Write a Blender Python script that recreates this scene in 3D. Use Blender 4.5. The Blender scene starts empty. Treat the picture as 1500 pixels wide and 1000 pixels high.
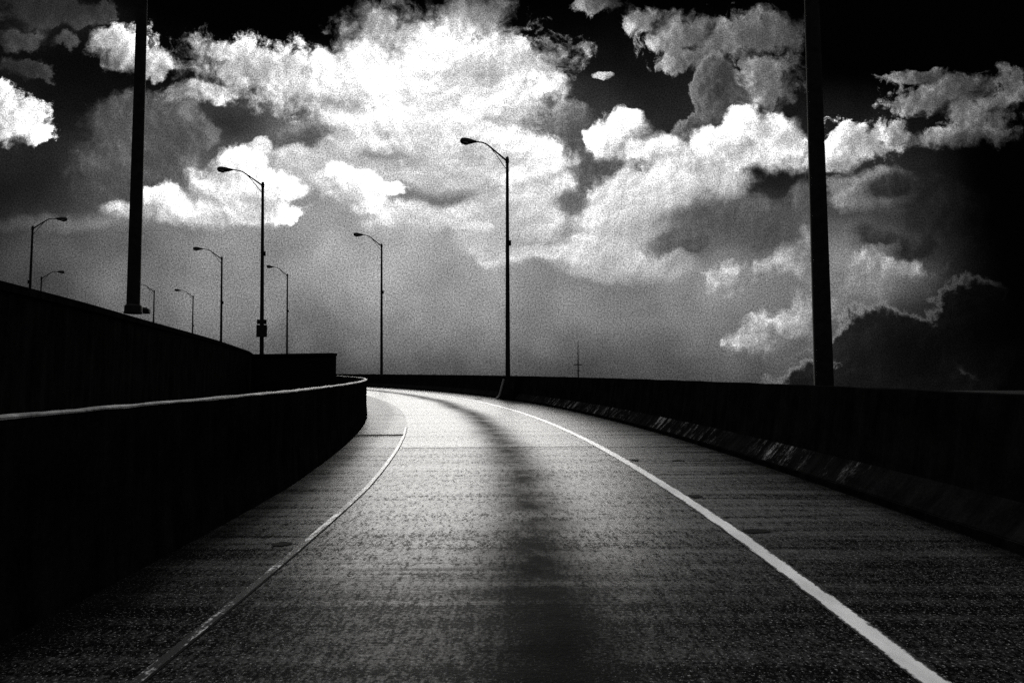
import bpy, bmesh, math, random
from mathutils import Vector, Matrix
random.seed(7)
SC = bpy.context.scene
COL = SC.collection
G = .025            # grade of the climbing ramp
EYE = 1.4           # driver's eye above the road
PITCH = math.atan(70 / 1000)
CP, SP = math.cos(PITCH), math.sin(PITCH)

# ------------------------------------------------------------------ layout helpers
def ray(px, py):
    a = (px - 750) / 1000; b = -(py - 500) / 1000
    return (a, CP - b * SP, SP + b * CP)
def at(px, py, Y):                      # survey point: the place at distance Y seen in direction (px, py)
    d = ray(px, py); t = Y / d[1]
    return Vector((d[0] * t, Y, EYE + d[2] * t))
def on(px, py, h=0):                    # survey point on the ramp plane raised by h
    d = ray(px, py); t = (h - EYE) / (d[2] - G * d[1])
    return Vector((d[0] * t, d[1] * t, h + G * d[1] * t))

# reference curve = right edge line of the ramp; straight, then an arc to the left
X0, TH0, S1, RAMP, RAD = 1.934, -.008, 2.1, 1.65, 113.97
DS = .25
REF = []
def _ref():
    x, y, th = X0, .5, TH0
    back = []
    for i in range(1, 73):
        s = -i * DS
        back.append((s, x + math.sin(th) * i * DS, y - math.cos(th) * i * DS, th))
    REF.extend(reversed(back))
    s = 0.
    while s < 112:
        REF.append((s, x, y, th))
        k = min(max((s - S1) / RAMP, 0), 1) / RAD
        th2 = th + k * DS
        m = (th + th2) / 2
        x -= math.sin(m) * DS; y += math.cos(m) * DS; th = th2; s += DS
_ref()
def pt(r, off, h):                      # off > 0 to the right of travel
    s, x, y, th = r
    X = x + off * math.cos(th); Y = y + off * math.sin(th)
    return Vector((X, Y, h + G * Y))
def widen(s): return min(max(s - 8, 0), 30)
def o_left(s): return -3.628 - .025 * widen(s)
def o_wall(s): return -4.63 - .040 * widen(s)
def o_bar(s): return 1.973
def nearest(Y, off):
    return min(REF, key=lambda r: abs(r[2] + off * math.sin(r[3]) - Y) if r[0] < 100 else 1e9)

# ------------------------------------------------------------------ object helpers
def link(name, bm, mat, parent=None, smooth=False):
    me = bpy.data.meshes.new(name)
    bm.normal_update()
    bm.to_mesh(me); bm.free()
    o = bpy.data.objects.new(name, me); COL.objects.link(o)
    if mat: me.materials.append(mat)
    if smooth:
        for p in me.polygons: p.use_smooth = True
    if parent: o.parent = parent
    return o
def tag(o, label=None, cat=None, group=None, kind=None):
    if label: o['label'] = label
    if cat: o['category'] = cat
    if group: o['group'] = group
    if kind: o['kind'] = kind
    return o
def empty(name, loc, rz=0):
    o = bpy.data.objects.new(name, None); COL.objects.link(o)
    o.location = loc; o.rotation_euler = (0, 0, rz); o.empty_display_size = .3
    return o
def strip(bm, rails, uvs, closed=False, caps=False):
    """rails: list over stations of lists of points across; uvs same with (u, v)."""
    uvl = bm.loops.layers.uv.verify()
    V = [[bm.verts.new(p) for p in row] for row in rails]
    n = len(rails[0])
    for i in range(len(rails) - 1):
        for j in range(n - 1 if not closed else n):
            k = (j + 1) % n
            f = bm.faces.new((V[i][j], V[i][k], V[i + 1][k], V[i + 1][j]))
            u = [uvs[i][j], uvs[i][k], uvs[i + 1][k], uvs[i + 1][j]]
            if closed and k == 0:
                w = math.dist(rails[i][j], rails[i][0])
                u[1] = (uvs[i][j][0] + w, uvs[i][j][1]); u[2] = (uvs[i + 1][j][0] + w, uvs[i + 1][j][1])
            for l, q in zip(f.loops, u): l[uvl].uv = q
    if caps and closed:
        bm.faces.new(list(reversed(V[0]))); bm.faces.new(V[-1])
    return V
def sweep(bm, prof, off, s0, s1, closed=True, step=1, jitter=0, shape=None):
    """profile [(offset, height)] swept along the ramp curve at lateral offset off(s)."""
    rails, uvs = [], []
    cum = [0]
    for a, b in zip(prof, prof[1:]): cum.append(cum[-1] + math.dist(a, b))
    rs = [r for r in REF if s0 <= r[0] <= s1][::step]
    for r in rs:
        p = shape(r[0]) if shape else prof
        jj = [random.uniform(-1, 1) * jitter for _ in p]
        rails.append([pt(r, off(r[0]) + a, b + (q if b > .3 else 0)) for (a, b), q in zip(p, jj)])
        uvs.append([(c, r[0]) for c in cum])
    strip(bm, rails, uvs, closed, closed)
    bmesh.ops.recalc_face_normals(bm, faces=bm.faces)
def sheet(bm, o0, o1, s0, s1, h, n=4):
    rails, uvs = [], []
    for r in REF:
        if not s0 <= r[0] <= s1: continue
        a, b = o0(r[0]), o1(r[0])
        row = [a + (b - a) * i / n for i in range(n + 1)]
        rails.append([pt(r, q, h) for q in row]); uvs.append([(q, r[0]) for q in row])
    strip(bm, rails, uvs)
    for f in bm.faces:
        if f.normal.z < 0: f.normal_flip()
def tube(bm, pts, radii, n=10, cap=True):
    rings = []
    for i, p in enumerate(pts):
        a = pts[max(i - 1, 0)]; b = pts[min(i + 1, len(pts) - 1)]
        t = (Vector(b) - Vector(a)).normalized()
        ref = Vector((0, 1, 0)) if abs(t.y) < .9 else Vector((1, 0, 0))
        u = t.cross(ref).normalized(); v = t.cross(u)
        rr = radii[i] if isinstance(radii, (list, tuple)) else radii
        ru, rv = rr if isinstance(rr, tuple) else (rr, rr)
        rings.append([bm.verts.new(Vector(p) + u * ru * math.cos(k * 2 * math.pi / n) + v * rv * math.sin(k * 2 * math.pi / n)) for k in range(n)])
    for A, B in zip(rings, rings[1:]):
        for k in range(n): bm.faces.new((A[k], A[(k + 1) % n], B[(k + 1) % n], B[k]))
    if cap:
        bm.faces.new(list(reversed(rings[0]))); bm.faces.new(rings[-1])
    bmesh.ops.recalc_face_normals(bm, faces=bm.faces)
def box(bm, c, s, bev=0):
    r = bmesh.ops.create_cube(bm, size=1, matrix=Matrix.Translation(c) @ Matrix.Diagonal((*s, 1)))
    if bev:
        es = list({e for v in r['verts'] for e in v.link_edges})
        bmesh.ops.bevel(bm, geom=es, offset=bev, segments=1, affect='EDGES')

# ------------------------------------------------------------------ node helpers
class NT:
    def __init__(s, tree): s.t = tree; s.N = tree.nodes; s.L = tree.links
    def put(s, sock, v):
        if v is None: return
        if isinstance(v, (int, float)): sock.default_value = v
        elif isinstance(v, (tuple, list)): sock.default_value = v
        else: s.L.new(v, sock)
    def m(s, op, a, b=None, c=None, clamp=False):
        n = s.N.new('ShaderNodeMath'); n.operation = op; n.use_clamp = clamp
        for i, q in enumerate((a, b, c)): s.put(n.inputs[i], q)
        return n.outputs[0]
    def v(s, op, a, b=None, c=None):
        n = s.N.new('ShaderNodeVectorMath'); n.operation = op
        for i, q in enumerate((a, b, c)):
            if q is not None: s.put(n.inputs[i], q)
        return n.outputs['Value'] if op in ('LENGTH', 'DOT_PRODUCT', 'DISTANCE') else n.outputs[0]
    def scale(s, a, f):
        n = s.N.new('ShaderNodeVectorMath'); n.operation = 'SCALE'
        s.put(n.inputs[0], a); s.put(n.inputs['Scale'], f); return n.outputs[0]
    def sm(s, x, a, b, lo=0., hi=1., kind='SMOOTHSTEP'):
        n = s.N.new('ShaderNodeMapRange'); n.interpolation_type = kind
        for i, q in enumerate((x, a, b, lo, hi)): s.put(n.inputs[i], q)
        return n.outputs[0]
    def noise(s, vec, scale, detail=4, rough=.55, dims='3D', color=False, dist=0, lac=2.):
        n = s.N.new('ShaderNodeTexNoise'); n.noise_dimensions = dims
        s.put(n.inputs['Vector'], vec); n.inputs['Scale'].default_value = scale
        n.inputs['Detail'].default_value = detail; n.inputs['Roughness'].default_value = rough
        n.inputs['Distortion'].default_value = dist; n.inputs['Lacunarity'].default_value = lac
        return n.outputs['Color' if color else 'Fac']
    def voro(s, vec, scale, detail=0, rough=.5, dims='2D', feature='SMOOTH_F1', smooth=.6, out='Distance'):
        n = s.N.new('ShaderNodeTexVoronoi'); n.voronoi_dimensions = dims; n.feature = feature
        s.put(n.inputs['Vector'], vec); n.inputs['Scale'].default_value = scale
        n.inputs['Detail'].default_value = detail; n.inputs['Roughness'].default_value = rough
        n.normalize = True
        if feature == 'SMOOTH_F1': n.inputs['Smoothness'].default_value = smooth
        return n.outputs[out]
    def mix(s, f, a, b):
        n = s.N.new('ShaderNodeMix'); n.data_type = 'FLOAT'
        s.put(n.inputs[0], f); s.put(n.inputs[2], a); s.put(n.inputs[3], b); return n.outputs[0]
    def comb(s, x, y, z=0.):
        n = s.N.new('ShaderNodeCombineXYZ')
        for i, q in enumerate((x, y, z)): s.put(n.inputs[i], q)
        return n.outputs[0]
    def sep(s, v):
        n = s.N.new('ShaderNodeSeparateXYZ'); s.put(n.inputs[0], v); return n.outputs
def material(name):
    m = bpy.data.materials.new(name); m.use_nodes = True
    t = NT(m.node_tree); bs = t.N['Principled BSDF']
    return m, t, bs
def grey(t, sock, val):
    c = t.N.new('ShaderNodeCombineColor')
    for i in range(3): t.put(c.inputs[i], val)
    t.L.new(c.outputs[0], sock)
def bump(t, bs, h, strength, dist):
    b = t.N.new('ShaderNodeBump'); b.inputs['Strength'].default_value = strength; b.inputs['Distance'].default_value = dist
    t.L.new(h, b.inputs['Height']); t.L.new(b.outputs[0], bs.inputs['Normal'])
def uvof(t):
    return t.N.new('ShaderNodeUVMap').outputs[0]

# ------------------------------------------------------------------ materials
def road_material(name, shoulder):
    m, t, bs = material(name)
    uv = uvof(t); u, v, _ = t.sep(uv)
    # aggregate, transverse tining, blotches, wheel-path polish, oil in the lane centre
    fine = t.noise(uv, 62, 2, .6)
    grit = t.noise(uv, 38, 3, .65)
    streak = t.noise(t.v('MULTIPLY', uv, (.32, 7., 1)), 1., 4, .65)
    band = t.noise(t.v('MULTIPLY', uv, (.10, 1.6, 1)), 1., 3, .6)
    blot = t.noise(uv, .8, 4, .6)
    base = t.m('MULTIPLY_ADD', t.m('SUBTRACT', streak, .5), .06 if shoulder else .035, .006 if shoulder else .008)
    base = t.m('MULTIPLY_ADD', t.m('SUBTRACT', band, .5), .03, base)
    base = t.m('MULTIPLY_ADD', t.m('SUBTRACT', blot, .5), .02, base)
    base = t.m('MULTIPLY_ADD', t.m('SUBTRACT', grit, .5), .09, base)
    base = t.m('MULTIPLY_ADD', t.sm(fine, .59, .72), .22, base)
    rough = t.m('MULTIPLY_ADD', t.m('SUBTRACT', streak, .5), .16, .50 if shoulder else .46)
    spec = t.m('MULTIPLY_ADD', t.m('SUBTRACT', grit, .5), 2.0, .38 if shoulder else .31)
    spec = t.m('MULTIPLY_ADD', t.m('SUBTRACT', streak, .5), 2.6 if shoulder else 1.3, spec)
    spec = t.m('MULTIPLY_ADD', t.m('SUBTRACT', band, .5), .7, spec)
    mott = t.m('SUBTRACT', t.noise(t.v('MULTIPLY', uv, (17., 4.5, 1)), 1., 4, .7), .5)
    spec = t.m('MULTIPLY_ADD', mott, 1.9, spec); base = t.m('MULTIPLY_ADD', mott, .05, base)
    mot2 = t.m('SUBTRACT', t.noise(t.v('MULTIPLY', uv, (48., 15., 1)), 1., 3, .7), .5)
    spec = t.m('MULTIPLY_ADD', mot2, 1.6, spec); base = t.m('MULTIPLY_ADD', mot2, .08, base)
    # finish changes at the joint; foreground darkening also put into the nearer gloss
    foreground_dim = t.m('MULTIPLY_ADD', t.m('GREATER_THAN', v, 12.6), .42, t.m('MULTIPLY_ADD', t.sm(t.m('MULTIPLY_ADD', t.m('SUBTRACT', t.noise(t.v('MULTIPLY', uv, (.35, 6., 1)), 1., 5, .7), .5), 5., v), 3.6, 6.6), .46, .04))
    spec = t.m('MULTIPLY', spec, foreground_dim)
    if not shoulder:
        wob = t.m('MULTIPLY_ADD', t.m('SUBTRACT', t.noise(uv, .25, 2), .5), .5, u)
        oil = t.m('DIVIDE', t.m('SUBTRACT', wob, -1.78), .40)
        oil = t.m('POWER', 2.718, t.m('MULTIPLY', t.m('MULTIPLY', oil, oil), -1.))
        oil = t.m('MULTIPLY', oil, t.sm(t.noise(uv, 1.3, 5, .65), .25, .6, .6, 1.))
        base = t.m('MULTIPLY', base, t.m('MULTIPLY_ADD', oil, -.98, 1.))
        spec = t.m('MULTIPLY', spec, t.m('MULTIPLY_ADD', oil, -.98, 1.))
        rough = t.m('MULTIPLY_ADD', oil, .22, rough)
    else:
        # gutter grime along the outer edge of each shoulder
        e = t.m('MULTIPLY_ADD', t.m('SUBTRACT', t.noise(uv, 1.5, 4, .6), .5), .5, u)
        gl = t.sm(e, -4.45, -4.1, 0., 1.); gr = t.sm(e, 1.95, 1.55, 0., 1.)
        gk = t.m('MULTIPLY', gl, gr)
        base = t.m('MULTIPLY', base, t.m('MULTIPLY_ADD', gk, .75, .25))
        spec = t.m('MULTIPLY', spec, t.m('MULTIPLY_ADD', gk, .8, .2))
    base = t.m('MAXIMUM', base, .0025)
    grey(t, bs.inputs['Base Color'], base)
    t.put(bs.inputs['Roughness'], t.m('MAXIMUM', rough, .25))
    t.put(bs.inputs['Specular IOR Level'], t.m('MAXIMUM', t.m('MINIMUM', spec, 1.), .004))
    h = t.m('ADD', t.m('MULTIPLY', grit, 1.), t.m('MULTIPLY', streak, .9))
    bump(t, bs, h, .4, .005)
    return m
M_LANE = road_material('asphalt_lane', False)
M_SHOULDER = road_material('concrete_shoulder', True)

def paint_material(name, worn):
    m, t, bs = material(name)
    uv = uvof(t); u, v, _ = t.sep(uv)
    n1 = t.noise(uv, 30, 4, .7); n2 = t.noise(t.v('MULTIPLY', uv, (3., .9, 1)), 1.2, 4, .6); n3 = t.noise(t.v('MULTIPLY', uv, (14., 3.2, 1)), 1., 4, .65)
    if worn:    # most of the paint is gone: scattered flakes along the joint
        w = t.m('ADD', t.m('MULTIPLY', n1, .35), t.m('ADD', t.m('MULTIPLY', n2, .45), t.m('MULTIPLY', n3, .6)))
        k = t.m('MULTIPLY', t.sm(w, .71, .83), t.sm(v, 16., 8.))
        base = t.mix(k, .018, .72)
    else:       # sound thick paint with chipped, dirty edges
        e = t.m('MULTIPLY_ADD', t.m('SUBTRACT', n3, .5), .07, t.m('MULTIPLY_ADD', t.m('SUBTRACT', n1, .5), .05, t.m('ABSOLUTE', t.m('SUBTRACT', u, t.m('MULTIPLY', t.sm(v, 5.5, 1., 0., 1., 'LINEAR'), -.075)))))
        k = t.m('MULTIPLY', t.sm(e, .066, .049), t.sm(t.m('ADD', t.m('MULTIPLY', n1, .6), t.m('MULTIPLY', n2, .5)), .30, .42))
        base = t.mix(k, .02, t.sm(n2, .3, .7, .6, .86))
    grey(t, bs.inputs['Base Color'], base)
    bs.inputs['Roughness'].default_value = .42
    t.put(bs.inputs['Specular IOR Level'], t.mix(k, .12, .45))
    bump(t, bs, n1, .3, .004)
    return m
M_PAINT = paint_material('white_road_paint', False)
M_WORN = paint_material('worn_road_paint', True)

def concrete_material(name, lo, hi, rough=.8, scuff=False, spec=.2):
    m, t, bs = material(name)
    uv = uvof(t); u, v, _ = t.sep(uv)
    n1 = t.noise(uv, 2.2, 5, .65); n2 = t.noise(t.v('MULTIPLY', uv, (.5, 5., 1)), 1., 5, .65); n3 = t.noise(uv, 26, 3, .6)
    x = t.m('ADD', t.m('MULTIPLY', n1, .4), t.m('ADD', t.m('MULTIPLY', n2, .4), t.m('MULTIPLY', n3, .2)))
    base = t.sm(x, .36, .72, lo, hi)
    if scuff:   # tyre-scraped patches where the pale concrete shows through the darkened base, running down the slope
        a = t.noise(t.v('MULTIPLY', t.v('ADD', uv, (0, 3.1, 0)), (1.1, 3.6, 1)), 1., 5, .78)
        b = t.noise(t.v('MULTIPLY', uv, (.1, .5, 1)), 1., 2, .5)
        k = t.m('MULTIPLY', t.sm(a, .50, .66), t.sm(b, .36, .58))
        k = t.m('MULTIPLY', k, t.m('MULTIPLY', t.sm(n3, .35, .6), t.sm(n1, .38, .6)))
        k = t.m('MULTIPLY', k, t.m('MULTIPLY', t.sm(v, 6.5, 9.5), t.sm(v, 31., 27.)))   # only along the outside of the bend
        base = t.m('MULTIPLY_ADD', k, .40, base)
    grey(t, bs.inputs['Base Color'], base)
    bs.inputs['Roughness'].default_value = rough
    bs.inputs['Specular IOR Level'].default_value = spec
    bump(t, bs, n3, .3, .006)
    return m
M_CONC = concrete_material('darkened_concrete', .002, .012, spec=0)  # base colour set near black so the backlit walls read black
M_SCUFF = concrete_material('scraped_concrete', .003, .014, .8, True, 0)
M_RIM = concrete_material('lit_rim_concrete', .015, .45, .6, False, .35)  # sunlit edge put into the colour: far paler than the wall concrete
M_DECK = concrete_material('deck_concrete', .01, .03)
def plain(name, val, rough, metal=0, nscale=8):
    m, t, bs = material(name)
    tc = t.N.new('ShaderNodeTexCoord').outputs['Object']
    n = t.noise(tc, nscale, 4, .6)
    grey(t, bs.inputs['Base Color'], t.sm(n, .3, .7, val * .6, val * 1.4, 'LINEAR'))
    bs.inputs['Roughness'].default_value = rough; bs.inputs['Metallic'].default_value = metal
    bs.inputs['Specular IOR Level'].default_value = .02
    return m
M_STEEL = plain('weathered_pole_paint', .012, .7)
M_HEAD = plain('luminaire_housing', .03, .6)
M_LENS = plain('luminaire_lens', .12, .35)
M_SIGN = plain('sign_back', .015, .6)
M_TAR = plain('tar', .006, .8)
M_GROUND = plain('dark_ground', .008, .95, 0, .02)

# ------------------------------------------------------------------ setting: ground, ramp, shoulders, markings
def flat_obj(name, mat, kind='structure', label=None):
    def deco(fn):
        bm = bmesh.new(); fn(bm); o = link(name, bm, mat); o['kind'] = kind
        if label: o['label'] = label
        return o
    return deco
SMIN, SMAX = -17.9, 100
@flat_obj('ground', M_GROUND)
def _(bm):
    bmesh.ops.create_grid(bm, x_segments=40, y_segments=40, size=6000, matrix=Matrix.Translation((0, 0, -9)))
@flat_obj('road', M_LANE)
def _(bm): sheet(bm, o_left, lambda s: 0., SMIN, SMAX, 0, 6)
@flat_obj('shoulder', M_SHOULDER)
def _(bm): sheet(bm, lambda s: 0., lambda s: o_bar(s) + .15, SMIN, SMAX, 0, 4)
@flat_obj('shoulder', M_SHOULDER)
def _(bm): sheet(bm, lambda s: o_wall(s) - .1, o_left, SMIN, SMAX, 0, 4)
def near_fix(s): return -.075 * min(max(1 - (s - 1) / 4.5, 0), 1)
@flat_obj('road_marking', M_PAINT)
def _(bm): sheet(bm, lambda s: -.075 + near_fix(s), lambda s: .075 + near_fix(s), SMIN, SMAX, .004, 1)
@flat_obj('road_marking', M_WORN)
def _(bm): sheet(bm, lambda s: o_left(s) - .055, lambda s: o_left(s) + .0, SMIN, 17.5, .004, 1)
@flat_obj('road_joint', M_TAR)
def _(bm): sheet(bm, lambda s: o_left(s) + .002, lambda s: o_left(s) + .016, SMIN, 17.5, .004, 1)
def road_joint(s0, o0, o1, width):
    r = min(REF, key=lambda q: abs(q[0] - s0))
    bm = bmesh.new(); rails, uvs = [], []
    n = 14
    for e in (-.5, .5):
        row = []
        for i in range(n + 1):
            p = pt(r, o0 + (o1 - o0) * i / n, .005); k = width * (e + random.uniform(-.12, .12))
            dx, dy = -math.sin(r[3]) * k, math.cos(r[3]) * k
            row.append(Vector((p.x + dx, p.y + dy, p.z + G * dy)))
        rails.append(row); uvs.append([(i, e) for i in range(n + 1)])
    strip(bm, rails, uvs)
    for f in bm.faces:
        if f.normal.z < 0: f.normal_flip()
    o = link('road_joint', bm, M_TAR); o['kind'] = 'structure'
road_joint(15.3, o_wall(15.3) + .04, o_left(15.3) - .04, .36)
road_joint(12.6, o_left(12.6) + .06, -.09, .035)
def tar_patch(px, py, rx, ry):
    c = on(px, py, .006)
    bm = bmesh.new(); n = 22
    vs = []
    for k in range(n):
        a = k * 2 * math.pi / n; q = 1 + random.uniform(-.4, .25)
        x = c.x + rx * q * math.cos(a); y = c.y + ry * q * math.sin(a)
        vs.append(bm.verts.new((x, y, .006 + G * y)))
    bm.faces.new(vs)
    o = link('tar_patch', bm, M_TAR); o['kind'] = 'structure'
for q in ((415, 796, .08, .07), (1020, 726, .09, .08), (1112, 777, .15, .07), (930, 673, .09, .12), (995, 674, .1, .1), (700, 584, .25, .4)):
    tar_patch(*q)

# ------------------------------------------------------------------ right-hand barrier
bar = empty('concrete_barrier', pt(nearest(9, 2.2), 2.2, 0))
tag(bar, 'long dark curved concrete barrier with scraped sloping foot beside the right shoulder', 'barrier')
binv = Matrix.Translation(-bar.location)
def child(o, root, inv):
    o.parent = root; o.matrix_parent_inverse = inv; return o
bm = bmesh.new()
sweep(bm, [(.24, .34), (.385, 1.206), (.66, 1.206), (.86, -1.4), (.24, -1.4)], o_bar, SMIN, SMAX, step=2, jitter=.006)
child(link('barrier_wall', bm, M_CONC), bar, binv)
bm = bmesh.new()
sweep(bm, [(.002, .085), (.237, .337), (.237, .02)], o_bar, SMIN, SMAX, step=1)
child(link('sloped_foot', bm, M_SCUFF), bar, binv)
bm = bmesh.new()
sweep(bm, [(-.03, -.02), (-.03, .08), (.236, .08), (.236, -.02)], o_bar, SMIN, SMAX, step=1)
child(link('kerb', bm, M_CONC), bar, binv)

# ------------------------------------------------------------------ left-hand wall with the bright rim
wall = empty('ramp_wall', pt(nearest(9, -4.9), -4.9, 0))
tag(wall, 'dark curving concrete wall with a bright sunlit rim along the left shoulder', 'wall')
winv = Matrix.Translation(-wall.location)
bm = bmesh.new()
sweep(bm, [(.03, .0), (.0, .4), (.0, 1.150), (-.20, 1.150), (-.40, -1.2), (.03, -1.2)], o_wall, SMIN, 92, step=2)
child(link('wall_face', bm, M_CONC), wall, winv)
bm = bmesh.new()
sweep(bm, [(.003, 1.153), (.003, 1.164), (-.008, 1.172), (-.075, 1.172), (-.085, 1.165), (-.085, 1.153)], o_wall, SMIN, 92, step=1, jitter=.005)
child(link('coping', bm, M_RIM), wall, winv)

# ------------------------------------------------------------------ upper carriageway on the left
PAR = [Vector((-5.4, -14)), Vector((-5.5, 0)), Vector((-5.95, 5.5))] + [on(px, py, 2.6).xy for px, py in ((0, 412), (60, 427), (120, 442), (200, 466), (260, 482), (320, 499), (375, 518))]
PAR += [Vector((-20.3, 52)), Vector((-27.9, 66)), Vector((-37, 79)), Vector((-48, 91)), Vector((-62, 101))]
def along(P, n):
    L = [0]
    for a, b in zip(P, P[1:]): L.append(L[-1] + (b - a).length)
    out = []
    for i in range(n):
        s = L[-1] * i / (n - 1); k = max(j for j in range(len(P) - 1) if L[j] <= s + 1e-9)
        f = (s - L[k]) / (L[k + 1] - L[k]); out.append(P[k].lerp(P[k + 1], f))
    for _ in range(3):
        out = [out[0]] + [(out[i - 1] + out[i] * 2 + out[i + 1]) / 4 for i in range(1, n - 1)] + [out[-1]]
    return out
PARS = along(PAR, 120)
def par_top(y):                                    # ramp of the upper road falls away after 40 m
    k = min(max((y - 38) / 26, 0), 1); k = k * k * (3 - 2 * k)
    return 2.6 - 1.5 * k
def sweep_par(bm, prof, n0=0, n1=120, rel=True):
    rails, uvs = [], []
    cum = [0]
    for a, b in zip(prof, prof[1:]): cum.append(cum[-1] + math.dist(a, b))
    s = 0
    for i in range(n0, n1):
        a = PARS[max(i - 1, 0)]; b = PARS[min(i + 1, 119)]; d = (b - a).normalized(); nr = Vector((d.y, -d.x))
        if i > n0: s += (PARS[i] - PARS[i - 1]).length
        top = par_top(PARS[i].y)
        row = []
        for o, h in prof:
            q = PARS[i] + nr * o
            row.append(Vector((q.x, q.y, (top + h if h > -2 else h + 1) + G * PARS[i].y)))
        rails.append(row); uvs.append([(c, s) for c in cum])
    strip(bm, rails, uvs, True, True)
    bmesh.ops.recalc_face_normals(bm, faces=bm.faces)
par = empty('parapet_wall', (PARS[20].x, PARS[20].y, G * PARS[20].y))
tag(par, 'black parapet wall of the raised road climbing toward the viewer at left', 'wall')
pinv = Matrix.Translation(-par.location)
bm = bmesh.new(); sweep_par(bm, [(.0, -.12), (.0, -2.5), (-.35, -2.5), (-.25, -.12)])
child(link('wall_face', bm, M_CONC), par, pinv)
bm = bmesh.new(); sweep_par(bm, [(.04, -.117), (.04, 0), (-.3, 0), (-.3, -.117)])
child(link('coping', bm, M_CONC), par, pinv)
# upper deck
@flat_obj('elevated_road', M_DECK)
def _(bm):
    rails, uvs = [], []; s = 0
    for i in range(120):
        a = PARS[max(i - 1, 0)]; b = PARS[min(i + 1, 119)]; d = (b - a).normalized(); nr = Vector((-d.y, d.x))
        top = par_top(PARS[i].y) - 1.1; s += 1
        row = []
        for o, h in ((.3, 0), (5, 0), (10, 0), (17, 0), (17, -.8), (.35, -.8)):
            q = PARS[i] + nr * o; row.append(Vector((q.x, q.y, top + h + G * PARS[i].y)))
        rails.append(row); uvs.append([(o, s) for o in (0, 5, 10, 17, 18, 19)])
    strip(bm, rails, uvs, True, True); bmesh.ops.recalc_face_normals(bm, faces=bm.faces)
# strip of ground between the two roads
@flat_obj('gore_strip', M_DECK)
def _(bm):
    rails, uvs = [], []
    for r in REF:
        if r[2] > 39.5 or r[0] > 60: continue
        w = pt(r, o_wall(r[0]) - .2, -.15)
        q = min(PARS, key=lambda p: abs(p.y - w.y))
        x = max(p.x for p in (q,)) + .1
        rails.append([Vector((min(x, w.x - .05), w.y, w.z)), w]); uvs.append([(0, r[0]), (2, r[0])])
    strip(bm, rails, uvs)
# end wall where the two roads part
A = at(372, 517, 40); B = at(490, 517, 38.6)
ab = empty('concrete_end_wall', (B.x, B.y, G * B.y))
tag(ab, 'dark square-ended concrete wall block closing the gap beyond the left wall', 'wall')
bm = bmesh.new()
dv = (B - A); dv.z = 0; L = dv.length; an = math.atan2(dv.y, dv.x)
box(bm, (-L / 2, 0, (B.z - G * B.y - .16 - 1.5) / 2 - .0), (L, .45, B.z - G * B.y - .16 + 1.5), .015)
o = link('wall_block', bm, M_CONC, ab)
bm = bmesh.new()
box(bm, (-L / 2, 0, B.z - G * B.y - .08), (L + .06, .55, .154), .015)
link('coping', bm, M_CONC, ab)
ab.rotation_euler.z = an

# ------------------------------------------------------------------ street lamps
H0 = 12.6
def lamp_proto():
    root = empty('street_lamp', (0, 0, 0))
    bm = bmesh.new(); tube(bm, [(0, 0, z) for z in (0, .03, 1, 4, 8, 11, H0 - .03, H0)], [.128, .127, .125, .113, .097, .083, .075, .06], 16)
    link('pole', bm, M_STEEL, root, True)
    bm = bmesh.new()
    tube(bm, [(0, 0, 0), (0, 0, .03), (0, 0, .035), (0, 0, .16), (0, 0, .20)], [.175, .175, .165, .16, .125], 16)
    link('base_flange', bm, M_STEEL, root)
    bm = bmesh.new(); tube(bm, [(0, 0, H0), (0, 0, H0 + .03), (0, 0, H0 + .07)], [.085, .08, .03], 14); link('pole_cap', bm, M_STEEL, root, True)
    z = H0 - .12
    bm = bmesh.new()
    P = [(-.02, 0, z - .05), (-.25, 0, z + .12), (-.62, 0, z + .40), (-.98, 0, z + .665), (-1.16, 0, z + .775), (-1.34, 0, z + .825), (-1.52, 0, z + .84), (-1.72, 0, z + .84)]
    tube(bm, P, [.055, .05, .045, .042, .04, .038, .036, .034], 10)
    arm = link('arm', bm, M_STEEL, root, True)
    bm = bmesh.new()
    tube(bm, [(-.06, 0, z - .50), (-.32, 0, z - .15), (-.62, 0, z + .27), (-.88, 0, z + .56)], .022, 8)
    link('brace', bm, M_STEEL, arm, True)
    bm = bmesh.new(); tube(bm, [(0, 0, z - .16), (0, 0, z + .06)], .098, 14)
    link('clamp', bm, M_STEEL, root)
    bm = bmesh.new()
    z2 = z + .84
    tube(bm, [(-1.66, 0, z2), (-1.74, 0, z2), (-1.9, 0, z2 - .005), (-2.08, 0, z2 - .015), (-2.26, 0, z2 - .02), (-2.42, 0, z2 - .03), (-2.5, 0, z2 - .04), (-2.53, 0, z2 - .045)],
         [(.05, .05), (.07, .065), (.12, .085), (.165, .11), (.185, .13), (.17, .125), (.11, .09), (.04, .03)], 16)
    head = link('luminaire', bm, M_HEAD, root, True)
    bm = bmesh.new()
    tube(bm, [(-2.27, 0, z2 - .11), (-2.27, 0, z2 - .16), (-2.28, 0, z2 - .20), (-2.285, 0, z2 - .225)], [(.19, .15), (.17, .135), (.12, .09), (.03, .03)], 16)
    link('lens', bm, M_LENS, head, True)
    bm = bmesh.new(); tube(bm, [(-2.1, 0, z2 + .09), (-2.1, 0, z2 + .15)], .035, 8); link('photocell', bm, M_HEAD, head)
    bm = bmesh.new(); box(bm, (.14, 0, 8.0), (.10, .12, .28), .01); link('junction_box', bm, M_STEEL, root)
    return root
def kids(o): return [c for c in bpy.data.objects if c.parent == o]
def copy_tree(o, parent=None):
    c = o.copy(); COL.objects.link(c); c.parent = parent
    for ch in kids(o): copy_tree(ch, c)
    return c
proto = lamp_proto()
first = True
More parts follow.
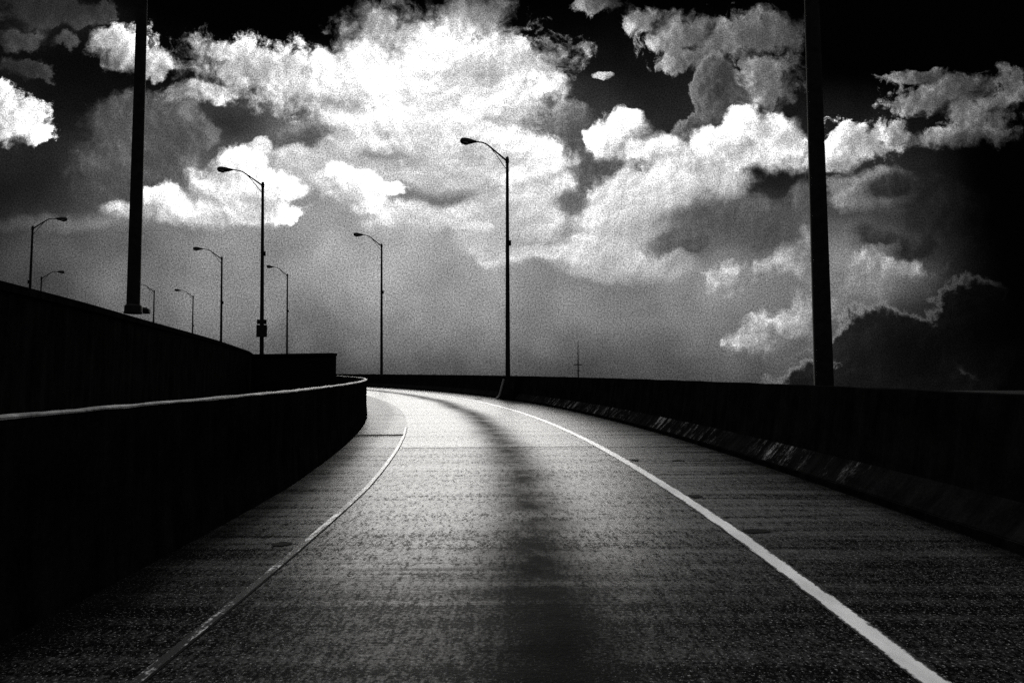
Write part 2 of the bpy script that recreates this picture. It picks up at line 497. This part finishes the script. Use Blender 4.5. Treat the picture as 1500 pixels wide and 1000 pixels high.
def lamp(px_base, top, Y, base_h, flip, group, label, lean_px=None, turn=None, height=None):
    """px_base: column of the foot, top: pixel of the pole top."""
    global first
    t = at(top[0], top[1], Y)
    if height: t.z = base_h + G * Y + height
    b = at(px_base[0], px_base[1], Y); b.z = base_h + G * Y
    o = proto if first else copy_tree(proto); first = False
    o.location = b
    ax = (t - b); hgt = ax.length
    th = turn if turn is not None else nearest(Y, 2)[3]
    R = Matrix.Rotation(th + (math.pi if flip else 0), 4, 'Z')
    q = Vector((0, 0, 1)).rotation_difference(ax.normalized())
    sc = hgt / (H0 + .05)
    o.rotation_mode = 'QUATERNION'
    o.rotation_quaternion = q @ R.to_quaternion()
    o.scale = (1, 1, sc) if .9 < sc < 1.1 else (sc ** .5, sc ** .5, sc)
    tag(o, label, 'street lamp', group)
    return o
GR = 'street lamps along the ramp barrier'
GU = 'street lamps along the raised road'
LA = lamp((744, 560), (743, 230), 35.3, .25, False, GR, 'tallest lamp seen whole, on the right barrier near the photo centre')
LJ = lamp((1207, 565), (1189, 0), 10.5, .3, False, GR, 'nearest thick lamp post rising from the right barrier and cut off by the photo top', height=11.4)
LJ.scale.x *= 1.13; LJ.scale.y *= 1.13
lamp((559, 545), (559, 357), 60, 1.0, False, GR, 'street lamp beyond the bend, standing alone between the square wall block and the centre lamp')
lamp((421, 517), (421, 401), 81, 1.0, False, GR, 'short looking distant lamp just right of the post that carries a sign box')
lamp((283, 480), (283, 433), 98, .6, False, GR, 'tiny far lamp, second of the two small posts right of the thick left post', turn=.75)
lamp((195, 458), (204.5, 0), 13, 2.52, False, GU, 'thick near lamp post bolted on top of the black sloping parapet at left', height=11.2, turn=.2)
LB = lamp((384, 520), (385, 267), 40, 1.0, False, GU, 'tall lamp with a dark sign box low on its post, behind the sloping parapet', turn=.3)
lamp((325, 500), (325, 376), 65, .4, False, GU, 'medium lamp rising just behind the sloping parapet, left of the post with the sign box', turn=.45)
lamp((226, 470), (226, 425), 91, -.3, False, GU, 'tiny far lamp peeking out right beside the thick left post', turn=.6)
lamp((45, 420), (48, 331), 54, .8, True, GU, 'larger of the two lamps at far left whose arms reach to the right', turn=.15)
lamp((60, 424), (61, 405), 87, 0, True, GU, 'smaller of the two lamps at far left whose arms reach to the right', turn=.3)

# sign box low on the lamp behind the parapet end
def sign_on(root, z, w, h):
    bm = bmesh.new(); box(bm, (0, -.135, z), (w, .05, h), .004)
    return link('sign_panel', bm, M_SIGN, root)
zb = at(384, 475, 40).z - LB.location.z
sign_on(LB, zb + .40, .54, .30); sign_on(LB, zb - .18, .60, .78)

# pedestals that carry the ramp lamps (they belong to the barrier)
def pedestal(Y, lat_in, length):
    r = nearest(Y, 2.2)
    bm = bmesh.new()
    i0 = REF.index(r); n = int(length / DS / 2)
    rails, uvs = [], []
    for k in range(-n, n + 1):
        q = REF[i0 + k]; e = abs(k) / n
        inn = o_bar(0) + lat_in * (1 if e < .75 else (1 - (e - .75) / .25)) + (.38 if e >= .99 else 0) * 0
        rails.append([pt(q, inn - .12, -.02), pt(q, inn - .10, .30), pt(q, inn + .10, 1.16), pt(q, o_bar(0) + .655, 1.203), pt(q, o_bar(0) + .655, -.02)])
        uvs.append([(0, q[0]), (.3, q[0]), (1.2, q[0]), (1.8, q[0]), (3, q[0])])
    strip(bm, rails, uvs, True, True); bmesh.ops.recalc_face_normals(bm, faces=bm.faces)
    return child(link('pedestal', bm, M_CONC), bar, binv)
pedestal(35.3, -.25, 2.5)

rc = nearest(35.2, 2.2)
bm = bmesh.new()
tube(bm, [pt(rc, o_bar(0) - .62, .05), pt(rc, o_bar(0) - .50, .14), pt(rc, o_bar(0) - .42, .32), pt(rc, o_bar(0) - .34, .62), pt(rc, o_bar(0) - .22, 1.05)], .06, 8)
child(link('conduit', bm, M_RIM), bar, binv)

# junction box on the parapet beside the thick left post
p = at(213, 466, 13.6)
jb = empty('junction_box', (p.x, p.y, 2.57 + G * 13.6), .2)
tag(jb, 'small dark box on the parapet top beside the thick left post', 'utility box')
bm = bmesh.new(); box(bm, (0, 0, .05), (.15, .14, .10), .02); link('housing', bm, M_STEEL, jb)
bm = bmesh.new(); tube(bm, [(-.02, 0, .102), (-.02, 0, .12)], [.06, .04], 10); link('lid', bm, M_STEEL, jb)

# far thin mast
p = at(847, 553, 240); t = at(847, 500, 240)
ms = empty('radio_mast', (p.x, p.y, -9))
tag(ms, 'thin distant mast with a short crossarm rising beyond the right barrier', 'mast')
zt = t.z + 9
bm = bmesh.new(); tube(bm, [(0, 0, 0), (0, 0, zt * .75), (0, 0, zt)], [.28, .2, .1], 8); link('pole', bm, M_STEEL, ms)
zc = at(847, 534, 240).z + 9
bm = bmesh.new(); box(bm, (0, 0, zc), (2.8, .3, .35)); link('crossarm', bm, M_STEEL, ms)
bm = bmesh.new(); box(bm, (0, 0, zc - 2.1), (1.2, .3, .3)); link('crossarm', bm, M_STEEL, ms)

# ------------------------------------------------------------------ sky
SUN_AZ, SUN_EL = math.radians(-5), math.radians(6)
def build_world():
    w = bpy.data.worlds.new('World'); SC.world = w; w.use_nodes = True
    t = NT(w.node_tree); t.N.clear()
    out = t.N.new('ShaderNodeOutputWorld'); bg = t.N.new('ShaderNodeBackground')
    bg.inputs['Strength'].default_value = .1
    t.L.new(bg.outputs[0], out.inputs[0])
    dirv = t.N.new('ShaderNodeTexCoord').outputs['Generated']
    x, y, z = t.sep(dirv)
    yy = t.m('MAXIMUM', y, .12)
    P = t.comb(t.m('DIVIDE', x, yy), t.m('DIVIDE', z, yy))
    def uv(px, py):
        d = ray(px, py); return d[0] / d[1], d[2] / d[1]
    # cloud relief
    wv = t.v('SUBTRACT', t.noise(P, 13, 8, .62, '2D', True), (.5, .5, .5))
    wv2 = t.v('SUBTRACT', t.noise(P, 4., 3, .5, '2D', True), (.5, .5, .5))
    Pw = t.v('ADD', P, t.v('ADD', t.scale(wv, .045), t.scale(wv2, .05)))
    Ps = t.v('ADD', P, t.v('ADD', t.scale(wv, .018), t.scale(wv2, .03)))
    su, sv = uv(640, 40)
    toS = t.v('NORMALIZE', t.v('SUBTRACT', (su, sv, 0), P))
    def billow(p, sc, d=2): return t.m('SUBTRACT', .62, t.voro(p, sc, d, .55, smooth=.7))
    def relief(p):
        a = t.m('MULTIPLY', billow(p, 13, 4), .9)
        return t.m('MULTIPLY_ADD', t.m('SUBTRACT', t.noise(p, 9, 8, .60, '2D'), .5), 1.5, a)
    RELIEF = relief(Ps); RELIEF1 = relief(t.v('ADD', Ps, t.scale(toS, .022)))
    RAG = t.m('SUBTRACT', t.noise(Pw, 24, 7, .68, '2D'), .5)
    Pf = t.v('ADD', Ps, t.scale(toS, .007))
    F0 = billow(Ps, 36, 3); F1 = billow(Pf, 36, 3)
    EMB = t.m('SUBTRACT', F0, F1)
    FB = t.m('SUBTRACT', t.noise(Ps, 8, 6, .55, '2D'), .5)
    Pt = t.v('ADD', Pw, t.scale(toS, .026))
    def field(blobs, vec):
        acc = None
        for px, py, rx, ry in blobs:
            u, v = uv(px, py); sx, sy = 1000 / rx, 1000 / ry
            r = t.v('LENGTH', t.v('MULTIPLY_ADD', vec, (sx, sy, 0), (-u * sx, -v * sy, 0)))
            acc = r if acc is None else t.m('SMOOTH_MIN', acc, r, .25)
        return acc
    def gauss(px, py, rx, ry, vec):
        u, v = uv(px, py); sx, sy = 1000 / rx, 1000 / ry
        r = t.v('LENGTH', t.v('MULTIPLY_ADD', vec, (sx, sy, 0), (-u * sx, -v * sy, 0)))
        return t.sm(r, 2., 0.)
    # clear sky behind the clouds: physical daylight sky, seen through black-and-white film with a red filter
    sky = t.N.new('ShaderNodeTexSky'); sky.sky_type = 'NISHITA'; sky.sun_disc = False
    sky.sun_elevation = SUN_EL; sky.sun_rotation = SUN_AZ
    sep = t.N.new('ShaderNodeSeparateColor'); t.L.new(sky.outputs[0], sep.inputs[0])
    red = t.m('MULTIPLY', sep.outputs[0], .0012)
    C = red
    for px, py, rx, ry, g in BACK:
        C = t.m('MULTIPLY_ADD', gauss(px, py, rx, ry, Pw), g, C)
    C = t.m('MULTIPLY', C, t.m('MULTIPLY_ADD', FB, 1.0, 1.))
    for lum, wide, nz, absorb, amb, emb, rim, blobs in LAYERS:
        D0 = field(blobs, Pw); D1 = field(blobs, Pt)
        rough = t.m('MULTIPLY_ADD', RELIEF, nz, 1.)
        rough = t.m('MULTIPLY_ADD', RAG, 3.0 if nz > 1.1 else .7, rough)
        dens = t.m('SUBTRACT', rough, D0)                       # > 0 inside the heap
        lee = t.sm(t.m('SUBTRACT', D1, D0), .3, -.45)          # far side from the sun dissolves
        k = t.sm(dens, t.m('MULTIPLY', lee, -.15), t.m('MULTIPLY_ADD', lee, wide * 1.2, wide))
        deep = t.m('MAXIMUM', t.m('MULTIPLY_ADD', EMB, -emb, t.m('SUBTRACT', t.m('MULTIPLY_ADD', RELIEF1, nz * 1.7, 1.), D1)), -.3)
        s = t.m('MULTIPLY_ADD', t.m('POWER', 2.718, t.m('MULTIPLY', deep, -absorb)), 1. - amb, amb)
        if rim: s = t.m('MULTIPLY_ADD', t.m('MULTIPLY', t.sm(dens, .30, .02), t.sm(lee, .55, .1)), rim, s)
        C = t.mix(k, C, t.m('MULTIPLY', s, lum))
    for px, py, rx, ry, g in TONE:
        C = t.m('MULTIPLY', C, t.m('MULTIPLY_ADD', gauss(px, py, rx, ry, Pw), g, 1.))
    # unseen bright cloud deck, added overhead to light the road line
    dome = t.m('MULTIPLY', t.sm(t.m('MULTIPLY_ADD', t.m('SUBTRACT', t.noise(dirv, 5, 5, .6), .5), .25, z), .62, .78), t.sm(t.noise(dirv, 3, 4, .55), .3, .55, .45, 1.05))
    C = t.m('MAXIMUM', C, dome)
    # film-grain noise put into the sky brightness
    gr = t.noise(P, 560, 1, .5, '2D'); gr2 = t.noise(P, 330, 1, .5, '2D')
    gr = t.m('ADD', t.m('MULTIPLY', t.m('SUBTRACT', gr, .5), GRAIN), t.m('MULTIPLY', t.m('SUBTRACT', gr2, .5), GRAIN * .35))
    C = t.m('MULTIPLY', C, t.m('MAXIMUM', t.m('ADD', gr, 1.), .2))
    C = t.m('MULTIPLY', t.m('POWER', C, 1.2), 1.08)         # contrasty black-and-white film
    # unseen sky behind and beside the viewer, made dark so barriers stay black
    front = t.m('MAXIMUM', t.sm(y, .2, .62), t.sm(z, .6, .75))
    C = t.mix(front, .012, C)
    up = t.sm(z, -.03, .0)
    C = t.mix(up, .01, C)
    C = t.m('MAXIMUM', C, .0005)
    C = t.m('MULTIPLY', C, 10.)
    cc = t.N.new('ShaderNodeCombineColor')
    for i in range(3): t.L.new(C, cc.inputs[i])
    t.L.new(cc.outputs[0], bg.inputs['Color'])
    w.cycles.sampling_method = 'MANUAL'; w.cycles.sample_map_resolution = 512
GRAIN = 1.7
BACK = [  # px, py, rx, ry, luminance added
    (640, 385, 420, 90, .22), (620, 480, 520, 120, .075), (900, 480, 300, 120, .05), (250, 430, 200, 110, .075),
    (330, 210, 130, 90, .035), (950, 170, 200, 80, .025), (1120, 470, 130, 110, .10), (60, 270, 140, 160, .03),
    (560, 270, 260, 120, .2), (1290, 330, 110, 130, .05), (1290, 400, 90, 40, .12), (90, 20, 90, 40, .02), (60, 380, 120, 60, .04),
    (60, 332, 100, 7, .09), (150, 328, 70, 9, .07)]
LAYERS = [  # luminance, edge width, relief, absorption, ambient, fine relief, lit rim, heaps (direction and size)
    (.22, .3, .8, 1.3, .40, 3., 0, [(190, 190, 70, 60), (250, 180, 60, 44), (285, 200, 36, 26), (240, 225, 50, 40), (170, 250, 60, 50), (225, 270, 80, 44), (820, 190, 40, 40), (850, 225, 30, 40), (860, 265, 60, 60)]),
    (.36, .5, 1.0, 1.2, .35, 3., 0, [(460, 205, 60, 34), (500, 230, 40, 26), (430, 235, 40, 26), (1300, 285, 60, 30), (1250, 290, 40, 30)]),
    (.12, .5, 1.3, 1.1, .35, 3., 0, [(60, 20, 60, 26), (120, 24, 40, 18), (30, 58, 30, 16), (90, 60, 26, 12), (40, 105, 36, 14)]),
    (.90, .4, .8, .9, .42, 3., 0, [(540, 245, 110, 44), (640, 245, 120, 60), (380, 225, 26, 20), (440, 250, 60, 34), (740, 320, 110, 50), (920, 310, 90, 60), (1000, 280, 110, 44), (880, 365, 120, 36), (620, 320, 80, 30), (760, 370, 80, 20)]),
    (.5, .5, 1.5, 1.2, .20, 3.5, 0, [(935, 36, 30, 18), (1000, 50, 60, 24), (1090, 45, 60, 26), (1010, 78, 44, 14), (1140, 40, 34, 20), (1125, 120, 44, 36), (1090, 150, 30, 20), (1340, 108, 34, 12), (1390, 135, 46, 26), (1440, 165, 60, 34), (1480, 140, 40, 26), (1350, 150, 50, 24), (1400, 200, 90, 14), (872, 12, 26, 16), (878, 105, 18, 6), (1320, 195, 30, 20)]),
    (.60, .9, 1.15, 1.2, .30, 3., 0, [(1150, 485, 60, 28), (1110, 410, 44, 22), (1185, 380, 30, 44), (1255, 405, 80, 24), (1320, 395, 50, 16), (1110, 500, 50, 20), (1180, 450, 40, 30), (690, 335, 30, 8)]),
    (.16, .2, .6, 1.3, .30, 3.5, 1.2, [(1062, 108, 36, 26), (1036, 128, 24, 24), (1090, 132, 20, 20), (1062, 160, 34, 36), (1035, 190, 44, 26)]),
    (1.9, .6, 1.3, 1.15, .14, 3., 0, [(195, 76, 50, 26), (165, 62, 28, 18), (222, 85, 26, 24), (15, 180, 34, 32), (0, 158, 24, 24), (45, 203, 22, 14),
        (310, 132, 46, 18), (335, 70, 50, 22), (390, 100, 80, 36), (470, 120, 100, 44), (545, 55, 50, 44), (620, 60, 70, 50), (690, 30, 60, 40), (770, 88, 48, 44), (800, 120, 24, 24)]),
    (1.7, .42, 1.0, 1.05, .20, 3., 0, [(540, 120, 90, 60), (640, 110, 100, 70), (730, 145, 66, 44), (600, 180, 120, 34), (690, 205, 90, 34), (780, 240, 46, 40), (740, 215, 34, 24), (810, 270, 22, 26),
        (355, 250, 44, 34), (335, 280, 50, 34), (395, 285, 44, 30), (250, 300, 46, 22), (300, 312, 100, 22), (415, 318, 34, 14), (515, 280, 42, 28), (500, 262, 24, 18), (545, 305, 40, 16), (570, 285, 30, 18),
        (905, 180, 36, 28), (885, 205, 38, 24), (940, 215, 50, 24), (1000, 240, 60, 26), (1060, 215, 40, 28), (1100, 180, 34, 28), (1140, 195, 40, 32), (1165, 215, 30, 30), (1105, 235, 80, 26)]),
    (1.1, .4, 1.3, 1.2, .2, 3., 0, [(1245, 205, 40, 26), (1285, 220, 32, 22), (1235, 235, 44, 18), (1300, 200, 20, 14)]),
    (.17, .7, .8, .9, .45, 3., 0, [(1070, 325, 110, 40), (1130, 350, 70, 34), (1010, 355, 60, 22), (1180, 320, 40, 40)]),
    (.07, .6, .8, 1., .35, 3., 0, [(1340, 370, 60, 26), (1390, 320, 60, 50), (1290, 358, 40, 14), (1330, 280, 60, 22)]),
    (.03, .18, .85, 1., .5, 3., 12., [(1290, 500, 56, 48), (1248, 510, 34, 30), (1345, 500, 46, 38), (1420, 480, 60, 60), (1300, 560, 130, 40)]),
]
TONE = [  # px, py, rx, ry, relative change
    (480, 148, 60, 14, -.45), (700, 105, 46, 20, -.4), (575, 55, 34, 26, -.4), (560, 232, 40, 10, -.5), (640, 290, 60, 12, -.5), (460, 205, 50, 20, -.4), (345, 185, 46, 26, -.55), (400, 240, 20, 20, -.3),
    (440, 15, 100, 30, -.95), (330, 16, 120, 26, -.9), (1450, 60, 120, 70, -.8), (1260, 60, 90, 60, -.8), (1470, 300, 100, 110, -.86), (1480, 480, 110, 120, -.92), (750, -25, 900, 40, -.8), (250, 110, 60, 40, -.5),
    (1340, 500, 60, 60, -.4), (620, 575, 700, 50, -.45), (20, 430, 80, 110, -.5), (20, 300, 90, 40, -.4), (100, 110, 80, 60, -.5), (600, 150, 200, 50, .3)]
build_world()

# ------------------------------------------------------------------ sun, camera, output
sun = bpy.data.lights.new('sun', 'SUN'); sun.energy = 1.9; sun.angle = math.radians(30); sun.color = (1, .98, .95)
so = bpy.data.objects.new('sun', sun); COL.objects.link(so)
sd = Vector((math.sin(SUN_AZ) * math.cos(SUN_EL), math.cos(SUN_AZ) * math.cos(SUN_EL), math.sin(SUN_EL)))
so.rotation_euler = sd.to_track_quat('Z', 'Y').to_euler(); so.location = sd * 50
cam = bpy.data.cameras.new('camera'); cam.lens = 24; cam.sensor_width = 36; cam.clip_end = 12000; cam.clip_start = .05
co = bpy.data.objects.new('camera', cam); COL.objects.link(co)
co.location = (0, 0, EYE); co.rotation_euler = (math.pi / 2 + PITCH, 0, 0)
SC.camera = co
vs = SC.view_settings; vs.view_transform = 'Standard'; vs.look = 'None'; vs.exposure = 0; vs.gamma = 1; vs.use_curve_mapping = False
SC.render.filter_size = 1.6
SC.cycles.max_bounces = 4; SC.cycles.use_denoising = False
